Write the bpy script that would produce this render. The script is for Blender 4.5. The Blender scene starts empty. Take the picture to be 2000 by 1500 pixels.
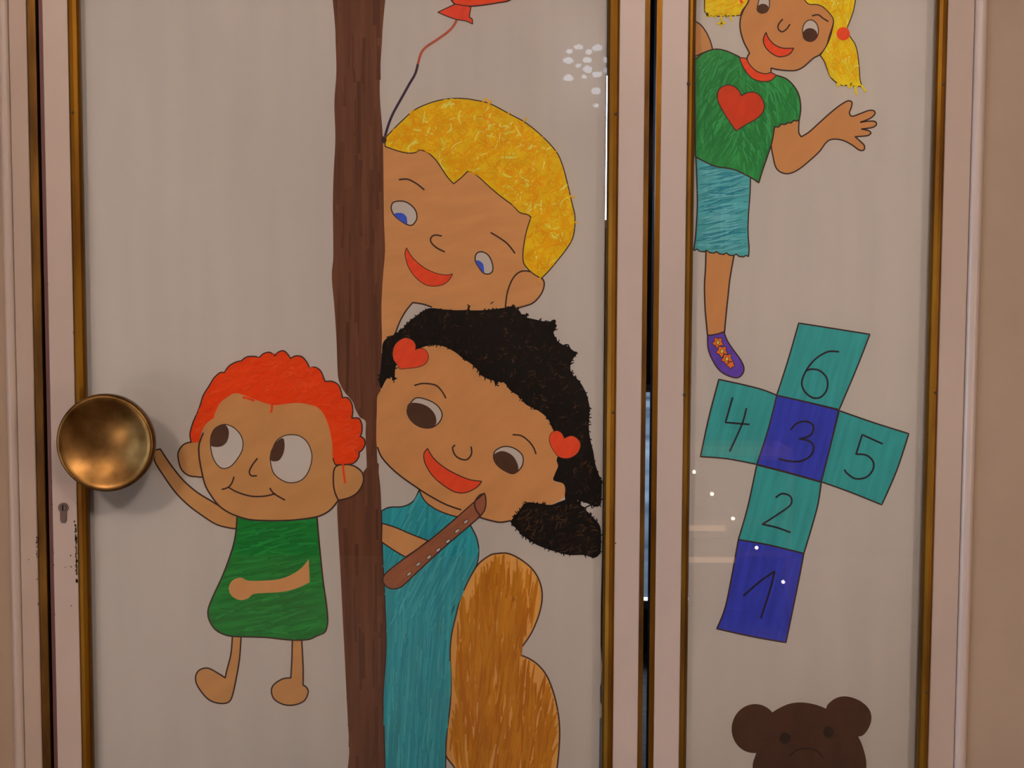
import bpy, math, random
from mathutils import Vector, Matrix
from mathutils.geometry import tessellate_polygon

random.seed(7)
scene = bpy.context.scene
col = scene.collection

# ------------------------------------------------------------------ camera
F_PX = 2800.0                       # focal length in pixels of the 2000x1500 frame
CAM = Vector((0.0, -2.38, 1.33))
PITCH = math.atan(F_PX / 36600.0)   # looking slightly down
ROLL = math.asin(146.0 / F_PX * math.tan(PITCH))
FW = Vector((0, math.cos(PITCH), -math.sin(PITCH)))
R0 = Vector((1, 0, 0)); U0 = R0.cross(FW)
RT = R0 * math.cos(ROLL) + U0 * math.sin(ROLL)
UP = -R0 * math.sin(ROLL) + U0 * math.cos(ROLL)
cd = bpy.data.cameras.new('camera'); cam = bpy.data.objects.new('camera', cd); col.objects.link(cam)
m = Matrix.Identity(4)
for i in range(3):
    m[i][0] = RT[i]; m[i][1] = UP[i]; m[i][2] = -FW[i]; m[i][3] = CAM[i]
cam.matrix_world = m
cd.sensor_width = 36.0; cd.lens = 36.0 * F_PX / 2000.0; cd.clip_start = 0.05
scene.camera = cam

# ------------------------------------------------------------------ world: overcast daylight outside the windows
w = bpy.data.worlds.new('world'); scene.world = w; w.use_nodes = True
bg = w.node_tree.nodes['Background']
bg.inputs[0].default_value = (0.62, 0.77, 1.0, 1); bg.inputs[1].default_value = 8.4

scene.view_settings.view_transform = 'Standard'
scene.view_settings.look = 'None'
scene.view_settings.gamma = 1.0
scene.view_settings.use_curve_mapping = False
scene.view_settings.exposure = 0.29
LAMP = 83.0                         # radiance of the warm pendant globes

# ------------------------------------------------------------------ helpers
def W(px, py, y=0.0):
    d = FW + RT * ((px - 1000) / F_PX) - UP * ((py - 750) / F_PX)
    t = (y - CAM.y) / d.y
    return CAM + d * t
def X(px, y=0.0): return W(px, 750, y).x
def lin(c):
    c = c / 255.0
    return c / 12.92 if c <= 0.04045 else ((c + 0.055) / 1.055) ** 2.4
LIGHT = (0.574, 0.416, 0.331)       # light arriving at the sheets, used to turn seen colours into ink colours
def alb(r, g, b, k=1.0):
    c = [max(0.004, lin(v) / L * k) for v, L in zip((r, g, b), LIGHT)]
    q = min(1.0, 0.95 / max(c))
    return tuple(v * q for v in c)

def new_mat(name):
    mt = bpy.data.materials.new(name); mt.use_nodes = True
    return mt, mt.node_tree, mt.node_tree.nodes['Principled BSDF']
def c4(c): return (c[0], c[1], c[2], 1)

def noise_mat(name, c1, c2, scale=(1, 1, 1), rot=0.0, rough=0.6, detail=4, lo=0.35, hi=0.65, metal=0.0, bump=0.0, spec=0.5, c3=None, nscale=1.0):
    mt, nt, p = new_mat(name)
    tc = nt.nodes.new('ShaderNodeTexCoord'); mp = nt.nodes.new('ShaderNodeMapping')
    mp.vector_type = 'TEXTURE'
    mp.inputs['Rotation'].default_value = (0, rot, 0)
    mp.inputs['Scale'].default_value = tuple(1.0 / s for s in scale)
    nt.links.new(tc.outputs['Object'], mp.inputs[0])
    n = nt.nodes.new('ShaderNodeTexNoise'); n.inputs['Scale'].default_value = nscale; n.inputs['Detail'].default_value = detail
    nt.links.new(mp.outputs[0], n.inputs['Vector'])
    cr = nt.nodes.new('ShaderNodeValToRGB')
    cr.color_ramp.elements[0].position = lo; cr.color_ramp.elements[0].color = c4(c1)
    cr.color_ramp.elements[1].position = hi; cr.color_ramp.elements[1].color = c4(c2)
    if c3:
        e = cr.color_ramp.elements.new((lo + hi) / 2); e.color = c4(c3)
    nt.links.new(n.outputs['Fac'], cr.inputs[0]); nt.links.new(cr.outputs[0], p.inputs['Base Color'])
    p.inputs['Roughness'].default_value = rough; p.inputs['Metallic'].default_value = metal
    p.inputs['Specular IOR Level'].default_value = spec
    if bump:
        b = nt.nodes.new('ShaderNodeBump'); b.inputs['Strength'].default_value = bump; b.inputs['Distance'].default_value = 0.001
        nt.links.new(n.outputs['Fac'], b.inputs['Height']); nt.links.new(b.outputs[0], p.inputs['Normal'])
    return mt
def plain(name, c, rough=0.6, metal=0.0, spec=0.4):
    mt, nt, p = new_mat(name)
    p.inputs['Base Color'].default_value = c4(c); p.inputs['Roughness'].default_value = rough
    p.inputs['Metallic'].default_value = metal; p.inputs['Specular IOR Level'].default_value = spec
    return mt
def emit_mat(name, c, s):
    mt, nt, p = new_mat(name)
    p.inputs['Base Color'].default_value = c4(c); p.inputs['Emission Color'].default_value = c4(c); p.inputs['Emission Strength'].default_value = s
    return mt
def marker(name, rgb, var=0.16, ang=0.0, along=8.0, across=120.0, k=1.0):
    """felt-pen ink: streaks running along the pen direction (angle from vertical)"""
    c = alb(*rgb, k=k)
    return noise_mat(name, tuple(v * (1 - var) for v in c), tuple(min(.96, v * (1 + var)) for v in c),
                     scale=(across, 1, along), rot=math.radians(ang), rough=0.75, spec=0.15, lo=0.33, hi=0.68)

M = {}
M['paint'] = noise_mat('cream_pink_gloss_paint', (0.372, 0.326, 0.297), (0.392, 0.344, 0.312), scale=(14, 14, 5), rough=0.38)
M['frame'] = noise_mat('frame_paint_dimmed', (0.33, 0.274, 0.236), (0.35, 0.29, 0.25), scale=(14, 14, 5), rough=0.42)  # jamb colour darkened to carry the dimmer light on the right jamb
M['wall'] = noise_mat('warm_wall_paint', (0.265, 0.205, 0.15), (0.285, 0.222, 0.163), scale=(9, 9, 9), rough=0.7)
M['ceil'] = plain('ceiling_white', (0.8, 0.76, 0.7), 0.8)
M['floor'] = noise_mat('brown_floor', (0.10, 0.065, 0.045), (0.15, 0.10, 0.07), scale=(3, 30, 3), rough=0.75)
M['brass'] = noise_mat('aged_brass_strip', (0.10, 0.040, 0.003), (0.22, 0.105, 0.006), scale=(30, 30, 5), rough=0.42, metal=0.85, lo=0.3, hi=0.7)
M['brass_dark'] = noise_mat('tarnished_brass', (0.07, 0.032, 0.006), (0.17, 0.085, 0.01), scale=(30, 30, 6), rough=0.5, metal=0.8)
M['edge'] = plain('dark_edge_strip', (0.10, 0.045, 0.045), 0.5, 0.3)
M['knob'] = noise_mat('worn_bronze_knob', (0.10, 0.052, 0.014), (0.26, 0.15, 0.05), scale=(26, 26, 26), rough=0.35, metal=1.0, lo=0.3, hi=0.7, bump=0.05)
M['steel'] = plain('nickel_lock', (0.13, 0.10, 0.095), 0.4, 0.85)
M['black'] = plain('black_recess', (0.01, 0.008, 0.007), 0.8)
M['nail'] = plain('dark_nail_head', (0.03, 0.02, 0.01), 0.6)
M['chip'] = plain('bare_metal_under_paint', (0.05, 0.035, 0.025), 0.6)
M['paper'] = noise_mat('white_drawing_paper', (0.605, 0.61, 0.625), (0.64, 0.64, 0.65), scale=(26, 1, 3), rough=0.85, spec=0.1)
M['ink'] = plain('thin_black_pen', alb(52, 30, 26), 0.6, spec=0.2)

def glass_material(name='window_glass', tint=(0.98, 0.99, 0.985, 1)):
    mt = bpy.data.materials.new(name); mt.use_nodes = True; nt = mt.node_tree
    for n in list(nt.nodes): nt.nodes.remove(n)
    out = nt.nodes.new('ShaderNodeOutputMaterial'); mix = nt.nodes.new('ShaderNodeMixShader')
    fr = nt.nodes.new('ShaderNodeFresnel'); fr.inputs[0].default_value = 1.5
    tr = nt.nodes.new('ShaderNodeBsdfTransparent'); tr.inputs[0].default_value = tint
    gl = nt.nodes.new('ShaderNodeBsdfGlossy'); gl.inputs['Roughness'].default_value = 0.0
    nt.links.new(fr.outputs[0], mix.inputs[0]); nt.links.new(tr.outputs[0], mix.inputs[1]); nt.links.new(gl.outputs[0], mix.inputs[2])
    nt.links.new(mix.outputs[0], out.inputs[0])
    return mt
M['glass'] = glass_material(); M['glass_tint'] = glass_material('grey_window_glass', (.72, .70, .68, 1))

class MB:
    """collects geometry in world coordinates; build() links it as ONE mesh object"""
    def __init__(s): s.v = []; s.f = []; s.mi = []
    def box(s, x0, x1, y0, y1, z0, z1, mi=0):
        b = len(s.v)
        s.v += [(x, y, z) for z in (z0, z1) for y in (y0, y1) for x in (x0, x1)]
        for q in ((0, 2, 3, 1), (4, 5, 7, 6), (0, 1, 5, 4), (2, 6, 7, 3), (0, 4, 6, 2), (1, 3, 7, 5)):
            s.f.append(tuple(b + i for i in q)); s.mi.append(mi)
        return s
    def prism_z(s, prof, z0, z1):
        """closed profile [(x, y)...] swept along z"""
        b = len(s.v); n = len(prof)
        s.v += [(x, y, z0) for x, y in prof] + [(x, y, z1) for x, y in prof]
        for i in range(n): s.f.append((b + i, b + (i + 1) % n, b + n + (i + 1) % n, b + n + i)); s.mi.append(0)
        s.f.append(tuple(b + i for i in reversed(range(n)))); s.f.append(tuple(b + n + i for i in range(n))); s.mi += [0, 0]
        return s
    def prism_x(s, prof, x0, x1):
        b = len(s.v); n = len(prof)
        s.v += [(x0, y, z) for y, z in prof] + [(x1, y, z) for y, z in prof]
        for i in range(n): s.f.append((b + i, b + (i + 1) % n, b + n + (i + 1) % n, b + n + i)); s.mi.append(0)
        s.f.append(tuple(b + i for i in reversed(range(n)))); s.f.append(tuple(b + n + i for i in range(n))); s.mi += [0, 0]
        return s
    def lathe(s, prof, c, axis='y', seg=64):
        b = len(s.v); n = len(prof)
        for r, h in prof:
            for k in range(seg):
                a = 2 * math.pi * k / seg
                if axis == 'y': s.v.append((c[0] + r * math.cos(a), c[1] + h, c[2] + r * math.sin(a)))
                else: s.v.append((c[0] + r * math.cos(a), c[1] + r * math.sin(a), c[2] + h))
        for j in range(n - 1):
            for k in range(seg):
                k2 = (k + 1) % seg
                s.f.append((b + j * seg + k, b + j * seg + k2, b + (j + 1) * seg + k2, b + (j + 1) * seg + k)); s.mi.append(0)
        return s
    def tube(s, pts, r, seg=8):
        pts = [Vector(p) for p in pts]; b = len(s.v); n = len(pts)
        for i, p in enumerate(pts):
            t = (pts[min(i + 1, n - 1)] - pts[max(i - 1, 0)]).normalized()
            a = t.orthogonal().normalized() if i == 0 else (a - t * a.dot(t)).normalized()
            c = t.cross(a)
            for k in range(seg):
                q = 2 * math.pi * k / seg
                s.v.append(tuple(p + (a * math.cos(q) + c * math.sin(q)) * r))
        for i in range(n - 1):
            for k in range(seg):
                k2 = (k + 1) % seg
                s.f.append((b + i * seg + k, b + i * seg + k2, b + (i + 1) * seg + k2, b + (i + 1) * seg + k)); s.mi.append(0)
        s.f.append(tuple(b + k for k in range(seg))); s.f.append(tuple(b + (n - 1) * seg + k for k in reversed(range(seg)))); s.mi += [0, 0]
        return s
    def build(s, name, mats, parent=None, smooth=False, bevel=0.0):
        me = bpy.data.meshes.new(name); me.from_pydata(s.v, [], s.f)
        for mt in (mats if isinstance(mats, (list, tuple)) else [mats]): me.materials.append(mt)
        me.polygons.foreach_set('material_index', s.mi)
        me.update()
        import bmesh
        bm = bmesh.new(); bm.from_mesh(me); bmesh.ops.recalc_face_normals(bm, faces=bm.faces); bm.to_mesh(me); bm.free()
        if smooth: me.polygons.foreach_set('use_smooth', [True] * len(me.polygons))
        o = bpy.data.objects.new(name, me); col.objects.link(o)
        if parent: o.parent = parent; o.matrix_parent_inverse = parent.matrix_world.inverted()
        if bevel:
            bv = o.modifiers.new('bevel', 'BEVEL'); bv.width = bevel; bv.segments = 2; bv.limit_method = 'ANGLE'
        return o

def empty(name, loc, parent=None):
    o = bpy.data.objects.new(name, None); col.objects.link(o); o.empty_display_size = 0.05
    o.matrix_world = Matrix.Translation(loc)
    if parent:
        o.parent = parent; o.matrix_parent_inverse = parent.matrix_world.inverted()
    bpy.context.view_layer.update()
    return o
def tag(o, label=None, cat=None, group=None, kind=None):
    if label: o['label'] = label
    if cat: o['category'] = cat
    if group: o['group'] = group
    if kind: o['kind'] = kind
    return o

# ------------------------------------------------------------------ the room on the camera's side, the vestibule beyond the doors
ROOM_X, ROOM_Y, H = 2.3, -4.3, 3.0
VEST_Y = 2.6
DOOR_TOP = 2.12
tag(MB().box(-ROOM_X, ROOM_X, ROOM_Y, VEST_Y, -0.1, 0).build('floor', M['floor']), 'brown wooden floor below the frame of the doors', 'floor', kind='structure')
tag(MB().box(-ROOM_X, ROOM_X, ROOM_Y, VEST_Y, H, H + 0.1).build('ceiling', M['ceil']), 'white ceiling above the doors', 'ceiling', kind='structure')
LW = (-3.5, -1.2, 0.08, 1.7)         # daylight window in the left side wall: y0, y1, z0, z1
mb = MB()
for a in ((ROOM_Y - .1, LW[0], -.1, H + .1), (LW[1], VEST_Y + .1, -.1, H + .1), (LW[0], LW[1], -.1, LW[2]), (LW[0], LW[1], LW[3], H + .1)): mb.box(-ROOM_X - .1, -ROOM_X, *a)
tag(mb.build('wall_left', M['wall']), 'warm painted side wall beyond the left edge', 'wall', kind='structure')
tag(MB().box(ROOM_X, ROOM_X + 0.1, ROOM_Y - .1, VEST_Y + .1, -0.1, H + 0.1).build('wall_right', M['wall']), 'warm painted side wall beyond the right edge', 'wall', kind='structure')

def wall_with_holes(name, y0, y1, x0, x1, z0, z1, holes, mat):
    """wall slab in the xz plane, rectangular openings (x0, x1, z0, z1)"""
    xs = sorted({x0, x1, *[h[0] for h in holes], *[h[1] for h in holes]})
    zs = sorted({z0, z1, *[h[2] for h in holes], *[h[3] for h in holes]})
    mb = MB()
    for a, b in zip(xs, xs[1:]):
        for c, d in zip(zs, zs[1:]):
            mx, mz = (a + b) / 2, (c + d) / 2
            if any(h[0] < mx < h[1] and h[2] < mz < h[3] for h in holes): continue
            mb.box(a, b, y0, y1, c, d)
    return mb.build(name, mat)

# openings
XL_BAR, XR_BAR = X(12), X(1908)
wf = wall_with_holes('wall_front', 0.004, 0.14, -ROOM_X, ROOM_X, 0, H, [(XL_BAR, XR_BAR, -1, DOOR_TOP + 0.09)], M['wall'])
tag(wf, 'pinkish beige wall around the double doors', 'wall', kind='structure')
BACK_WIN = (0.16, 0.52, 2.06, 2.50)
wb = wall_with_holes('wall_back', ROOM_Y - 0.1, ROOM_Y, -ROOM_X, ROOM_X, 0, H, [BACK_WIN], noise_mat('dark_wood_panelling', (.016, .010, .007), (.03, .018, .012), scale=(40, 1, 4), rough=.6))
tag(wb, 'dark panelled wall behind the camera, facing the doors', 'wall', kind='structure')
VW1 = (-0.30, 0.395, 1.49, 2.05); VW2 = (0.40, 0.68, 0.15, 0.95)
wv = wall_with_holes('wall_vestibule', VEST_Y, VEST_Y + 0.1, -ROOM_X, ROOM_X, 0, H, [VW1, VW2], plain('vestibule_wall', (0.10, 0.06, 0.045), 0.8))
tag(wv, 'dark far wall of the vestibule behind the doors', 'wall', kind='structure')

def window(name, rect, y, label, pane='glass'):
    x0, x1, z0, z1 = rect; t = 0.03
    root = empty(name, ((x0 + x1) / 2, y, z0)); tag(root, label, 'window', kind='structure')
    f = MB(); f.box(x0, x0 + t, y - .03, y + .03, z0, z1); f.box(x1 - t, x1, y - .03, y + .03, z0, z1)
    f.box(x0 + t, x1 - t, y - .03, y + .03, z0, z0 + t); f.box(x0 + t, x1 - t, y - .03, y + .03, z1 - t, z1)
    f.build('window_frame', M['paint'], root, bevel=0.003)
    MB().box(x0 + t, x1 - t, y - .003, y + .003, z0 + t, z1 - t).build('pane', M[pane], root)
    return root
w1 = window('window_1', BACK_WIN, ROOM_Y - 0.05, 'small high window behind the camera, reflected as pale dots in the left door', 'glass_tint')
# lace panel in front of it: cloth with round eyelets in flower clusters, daylight shows through them
LACE_Y = ROOM_Y + 0.01
def mirrored(px, py, y, gy=0.012): return W(px, py, 2 * gy - y)      # point at depth y that the glass shows at this pixel
def lace(parent):
    x0, x1, z0, z1 = BACK_WIN
    eyes = [(1130, 92, 9, 5), (1167, 93, 10, 6), (1112, 100, 6, 5), (1150, 101, 7, 5), (1110, 118, 10, 6), (1147, 117, 9, 6), (1185, 117, 7, 6), (1148, 135, 9, 7), (1130, 128, 6, 4), (1110, 152, 10, 6), (1167, 145, 10, 6), (1140, 150, 5, 4),
            (1165, 177, 9, 7), (1165, 206, 6, 3), (1185, 138, 6, 5)]
    cs = [(mirrored(px, py, LACE_Y), a * 6.7 / F_PX, b * 6.7 / F_PX) for px, py, a, b in eyes]
    st = .006; nx = int((x1 - x0 + .04) / st); nz = int((z1 - z0 + .04) / st)
    mb = MB(); mb.v = [(x0 - .02 + i * st, LACE_Y, z0 - .02 + j * st) for j in range(nz + 1) for i in range(nx + 1)]
    for j in range(nz):
        for i in range(nx):
            cx, cz = x0 - .02 + (i + .5) * st, z0 - .02 + (j + .5) * st
            if any(((cx - c.x) / a) ** 2 + ((cz - c.z) / b) ** 2 < 1 for c, a, b in cs): continue
            q = j * (nx + 1) + i; mb.f.append((q, q + 1, q + nx + 2, q + nx + 1)); mb.mi.append(0)
    mt, nt, p = new_mat('lace_cloth'); p.inputs['Base Color'].default_value = (.10, .10, .10, 1); p.inputs['Roughness'].default_value = .9
    tl = nt.nodes.new('ShaderNodeBsdfTranslucent'); tl.inputs[0].default_value = (.6, .6, .6, 1); mx = nt.nodes.new('ShaderNodeMixShader'); mx.inputs[0].default_value = .25
    nt.links.new(p.outputs[0], mx.inputs[1]); nt.links.new(tl.outputs[0], mx.inputs[2]); nt.links.new(mx.outputs[0], nt.nodes['Material Output'].inputs[0])
    mb.build('lace_panel', mt, parent)
lace(w1)
window('window_2', VW1, VEST_Y + 0.05, 'bright vestibule window seen as a white line beside the left sheet')
root = tag(empty('window_4', (-ROOM_X - .05, (LW[0] + LW[1]) / 2, LW[2])), 'tall daylight window in the left side wall', 'window', kind='structure')
f = MB(); xx = (-ROOM_X - .08, -ROOM_X - .02)
for a in ((LW[0], LW[0] + .05, LW[2], LW[3]), (LW[1] - .05, LW[1], LW[2], LW[3]), (LW[0] + .05, LW[1] - .05, LW[2], LW[2] + .05), (LW[0] + .05, LW[1] - .05, LW[3] - .05, LW[3]), (-2.52, -2.48, LW[2] + .05, LW[3] - .05)): f.box(*xx, *a)
f.build('window_frame', M['paint'], root, bevel=.003)
for a in ((LW[0] + .05, -2.52), (-2.48, LW[1] - .05)): MB().box(-ROOM_X - .053, -ROOM_X - .047, *a, LW[2] + .05, LW[3] - .05).build('pane', M['glass'], root)
window('window_3', VW2, VEST_Y + 0.05, 'low vestibule window glimpsed through the gap between the doors')
tag(MB().box(-30, 30, VEST_Y + .12, 90, -0.12, -0.05).build('ground', noise_mat('pavement', (0.008, 0.010, 0.013), (0.05, 0.056, 0.062), scale=(.5, .9, .5), rough=0.9, spec=0.0)), 'grey pavement outside the vestibule windows', 'ground', kind='structure')

# ------------------------------------------------------------------ door frame and mouldings
def half_round(x0, x1, y, depth, n=10):
    c = (x0 + x1) / 2; r = (x1 - x0) / 2
    return [(c - r * math.cos(math.pi * i / n), y - depth * math.sin(math.pi * i / n)) for i in range(n + 1)]
jl0, jl1 = X(32), X(66)
tag(MB().box(jl0, jl1, 0.0, 0.11, 0, DOOR_TOP + 0.06).build('trim_1', M['frame'], bevel=0.002), 'cream pink door jamb board left of the knob, along the left edge', 'door frame', kind='structure')
tag(MB().prism_z(half_round(XL_BAR - .001, jl0 - 0.0005, 0.004, 0.008) , 0, DOOR_TOP + 0.06).build('trim_2', M['paint'], smooth=False), 'rounded moulding strip at the far left edge beside the jamb', 'moulding', kind='structure')
jr0, jr1 = X(1832), X(1884)
tag(MB().box(jr0, jr1, 0.0, 0.11, 0, DOOR_TOP + 0.06).build('trim_3', M['frame'], bevel=0.002), 'cream pink door jamb board right of the hopscotch sheet', 'door frame', kind='structure')
tag(MB().prism_z(half_round(jr1 + 0.0005, XR_BAR + .001, 0.004, 0.009), 0, DOOR_TOP + 0.06).build('trim_4', M['paint']), 'pale rounded moulding strip between right jamb and beige wall', 'moulding', kind='structure')
tag(MB().box(XL_BAR, XR_BAR, 0.0, 0.11, DOOR_TOP + 0.06, DOOR_TOP + 0.09).build('trim_5', M['paint']), 'cream pink head board above both doors', 'door frame', kind='structure')
# backing stop of the left jamb closes the hinge gap, brass strip covers it
ws = empty('trim_6', (X(75), 0.004, 0)); tag(ws, 'tarnished brass sealing strip between left jamb and door edge', 'sealing strip', kind='structure')
MB().box(jl1, X(83), 0.003, 0.03, 0, DOOR_TOP).build('brass_cover', M['brass_dark'], ws, bevel=0.0015)
MB().box(jl1, X(99), 0.05, 0.11, 0, DOOR_TOP).build('stop', M['black'], ws)

# ------------------------------------------------------------------ door leaves
TH = 0.045
GLASS_Y = 0.012
PAPER_Y = 0.022
LO, HI = 0.16, 2.02                   # glazed height
def leaf(name, label, xs0, xp0, xp1, xs1, bead_l, bead_r, edge_l=None, edge_r=None):
    """xs0..xp0 left stile, xp0..xp1 pane, xp1..xs1 right stile"""
    root = empty(name, ((xs0 + xs1) / 2, TH / 2, 0.01)); tag(root, label, 'door', kind='structure')
    if xp0 > xs0: MB().box(xs0, xp0, 0, TH, 0.01, DOOR_TOP - .01).build('stile', M['paint'], root, bevel=0.0015)
    if xs1 > xp1: MB().box(xp1, xs1, 0, TH, 0.01, DOOR_TOP - .01).build('stile', M['paint'], root, bevel=0.0015)
    MB().box(xp0, xp1, 0, TH, 0.01, LO).build('rail', M['paint'], root, bevel=0.0015)
    MB().box(xp0, xp1, 0, TH, HI, DOOR_TOP - .01).build('rail', M['paint'], root, bevel=0.0015)
    MB().box(xp0, xp1, GLASS_Y, GLASS_Y + 0.004, LO, HI).build('glass_pane', M['glass'], root)
    def prof(x0, x1):   # quarter-rounded brass bead lying in the rebate in front of the glass
        d = 0.006; s = x1 - x0
        return [(x0, GLASS_Y), (x0, -0.001), (x0 + s * .18, -d * .55), (x0 + s * .5, -d * .75), (x0 + s * .82, -d * .3), (x1, 0.003), (x1, GLASS_Y)]
    bl = MB().prism_z(prof(*bead_l), LO, HI).build('glazing_bead', M['brass'], root)
    br = MB().prism_z([(bead_r[0] + bead_r[1] - x, y) for x, y in prof(*bead_r)], LO, HI).build('glazing_bead', M['brass'], root)
    hb = 0.018
    for z0, z1 in ((LO, LO + hb), (HI - hb, HI)):
        MB().box(bead_l[1], bead_r[0], -0.003, GLASS_Y, z0, z1).build('glazing_bead', M['brass'], root, bevel=0.002)
    if edge_l:
        MB().box(edge_l[0], edge_l[1], 0.001, 0.005, 0.01, DOOR_TOP - .01).build('edge_strip', edge_l[2], root)
        MB().box(edge_l[0], edge_l[1], 0.005, TH, 0.01, DOOR_TOP - .01).build('edge_shade_core', M['black'], root)  # leaf edge coloured black, standing in for shade inside the gap
    if edge_r:
        MB().box(edge_r[0], edge_r[1], 0.001, 0.005, 0.01, DOOR_TOP - .01).build('edge_strip', edge_r[2], root)
        MB().box(edge_r[0], edge_r[1], 0.005, TH, 0.01, DOOR_TOP - .01).build('edge_shade_core', M['black'], root)
    return root, bl, br
def nail(px, py, parent):
    p = W(px, py, -0.004)
    MB().lathe([(0, -0.0016), (0.0022, -0.001), (0.0028, 0.002)], p, seg=10).build('nail', M['nail'], parent)

d1, b1l, b1r = leaf('door_1', 'wide cream painted glazed door with round bronze knob', X(97), X(146), X(1203), X(1253),
                    (X(146), X(167)), (X(1182), X(1203)), (X(90), X(97), M['edge']), (X(1253), X(1262), M['brass_dark']))
d2, b2l, b2r = leaf('door_2', 'narrow cream painted glazed door holding the hopscotch drawing', X(1285), X(1336), X(1832) - .001, X(1832) - .001,
                    (X(1336), X(1350)), (X(1812), X(1831)), (X(1275), X(1285), M['brass']), None)
for px, py in ((142, 220), (150, 830)): nail(px, py, b1l)
for px, py in ((1203, 223), (1198, 806)): nail(px, py, b1r)
for px, py in ((1345, 163), (1337, 771)): nail(px, py, b2l)
for px, py in ((1843, 165), (1827, 767), (1810, 1353)): nail(px, py, b2r)

# paint chipped off along the stile edges near the lock
def chips(name, spots, parent):
    mb = MB()
    for px, py, a, b in spots:
        p = W(px, py, -0.0004); n = 7; base = len(mb.v); ph = random.random() * 6
        for k in range(n):
            t = 2 * math.pi * k / n + ph; q = 0.6 + 0.5 * random.random()
            mb.v.append((p.x + a * .00085 * q * math.cos(t), p.y, p.z + b * .00085 * q * math.sin(t)))
        mb.f.append(tuple(base + k for k in range(n))); mb.mi.append(0)
    return tag(mb.build(name, M['chip'], parent), kind='stuff')
sp = []
for i in range(34):
    y = random.gauss(1085, 35); sp.append((148 + (y - 1000) * .021 - abs(random.gauss(0, 1.2)), y, 1.6 + random.random() * 1.2, 2 + random.random() * 4))
for y in (650, 770, 983, 1265, 1310, 1330, 1360, 1372, 1405, 1180): sp.append((146.5 + (y - 750) * .021 - .6, y, 1.6, 2.2 + random.random() * 3))
sp += [(128, 1108, 1.5, 1.5), (138, 1085, 2, 2), (139, 1183, 1.4, 1.6), (92.6, 555, 2, 4), (139, 1107, 2, 1.6)]
for y in (940, 985, 1075, 1080, 1103, 1200): sp.append((97 + (y - 750) * .021, y, 1.4, 2.5))
chips('paint_chips', sp, d1)
sp = []
for i in range(12):
    y = random.gauss(1070, 22); sp.append((66 + (y - 750) * .021 - abs(random.gauss(0, .8)), y, 1.5, 2.5))
sp += [(56, 1093, 1.4, 1.4), (70, 865, 1.2, 3), (75, 1180, 1.5, 5)]
chips('paint_chips', sp, bpy.data.objects['trim_1'])
chips('paint_chips', [(1202, 1061, 2, 1.5), (1198, 1033, 1, 1)], d1)

# round dished knob on a cranked neck
kc = W(204, 866, -0.085); rs = W(138, 866, 0.0)
kn = empty('door_knob', kc, d1); tag(kn, 'large round dished bronze door knob with worn polished rim')
k = kc
dish = [(0, .020), (.012, .0195), (.028, .0175), (.044, .0135), (.058, .0075), (.067, .0028), (.0725, .0004), (.0755, .0000), (.0775, .0012), (.0790, .0045),
        (.0798, .010), (.0796, .016), (.0775, .022), (.070, .028), (.055, .034), (.035, .038), (.018, .039), (0, .039)]
MB().lathe(dish, k, seg=96).build('dish', M['knob'], kn, smooth=True)
MB().tube([(k.x, k.y + .036, k.z), (k.x - .006, k.y + .050, k.z), (k.x - .03, k.y + .058, k.z), (rs.x + .012, -.020, k.z), (rs.x + .002, -.014, k.z), (rs.x, 0.0, k.z)], .011, 16).build('neck', M['knob'], kn, smooth=True)
MB().lathe([(0, -.008), (.013, -.008), (.016, -.005), (.017, 0.001)], (rs.x, 0, k.z), seg=32).build('rose', M['knob'], kn, smooth=True)
# profile lock cylinder below the knob
lc = W(122.5, 992, -0.004)
lk = empty('lock_cylinder', lc, d1); tag(lk, 'nickel lock cylinder with keyhole slot')
prof = [(lc.x + .0083 * math.cos(a), lc.z + .0083 * math.sin(a)) for a in [math.radians(-50 + 280 * i / 24) for i in range(25)]]
prof += [(lc.x - .0052, lc.z - .021), (lc.x - .003, lc.z - .0255), (lc.x + .003, lc.z - .0255), (lc.x + .0052, lc.z - .021)]
mb = MB(); n = len(prof); mb.v = [(x, -.003, z) for x, z in prof] + [(x, .004, z) for x, z in prof]
mb.f = [tuple(range(n)), tuple(reversed(range(n, 2 * n)))] + [(i, (i + 1) % n, n + (i + 1) % n, n + i) for i in range(n)]; mb.mi = [0] * len(mb.f)
mb.build('cylinder_body', M['steel'], lk)
MB().lathe([(0, -.0042), (.0055, -.0042), (.0062, -.0028)], (lc.x, 0, lc.z), seg=24).build('plug', M['steel'], lk)
MB().box(lc.x - .0012, lc.x + .0012, -.0048, -.0030, lc.z - .0045, lc.z + .0045).build('keyhole', M['black'], lk)

# ------------------------------------------------------------------ drawing tools (felt pen on paper)
STEP = 0.00012
def curve(pts, closed=True, sub=6):
    """Hermite curve through pixel points; a third entry marks a sharp corner"""
    n = len(pts); out = []
    P = [Vector((p[0], p[1])) for p in pts]; C = [len(p) > 2 for p in pts]
    def tan(i):
        if C[i]: return Vector((0, 0))
        if closed: return (P[(i + 1) % n] - P[i - 1]) * .5
        return (P[min(i + 1, n - 1)] - P[max(i - 1, 0)]) * .5
    for i in range(n if closed else n - 1):
        a, b = P[i], P[(i + 1) % n]; ta, tb = tan(i), tan((i + 1) % n)
        L = (b - a).length
        for t_ in (ta, tb):
            if t_.length > L * 1.2: t_ *= L * 1.2 / t_.length
        for s in range(sub):
            u = s / sub
            out.append(a * (2 * u**3 - 3 * u**2 + 1) + ta * (u**3 - 2 * u**2 + u) + b * (-2 * u**3 + 3 * u**2) + tb * (u**3 - u**2))
    if not closed: out.append(P[-1])
    return out
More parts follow.
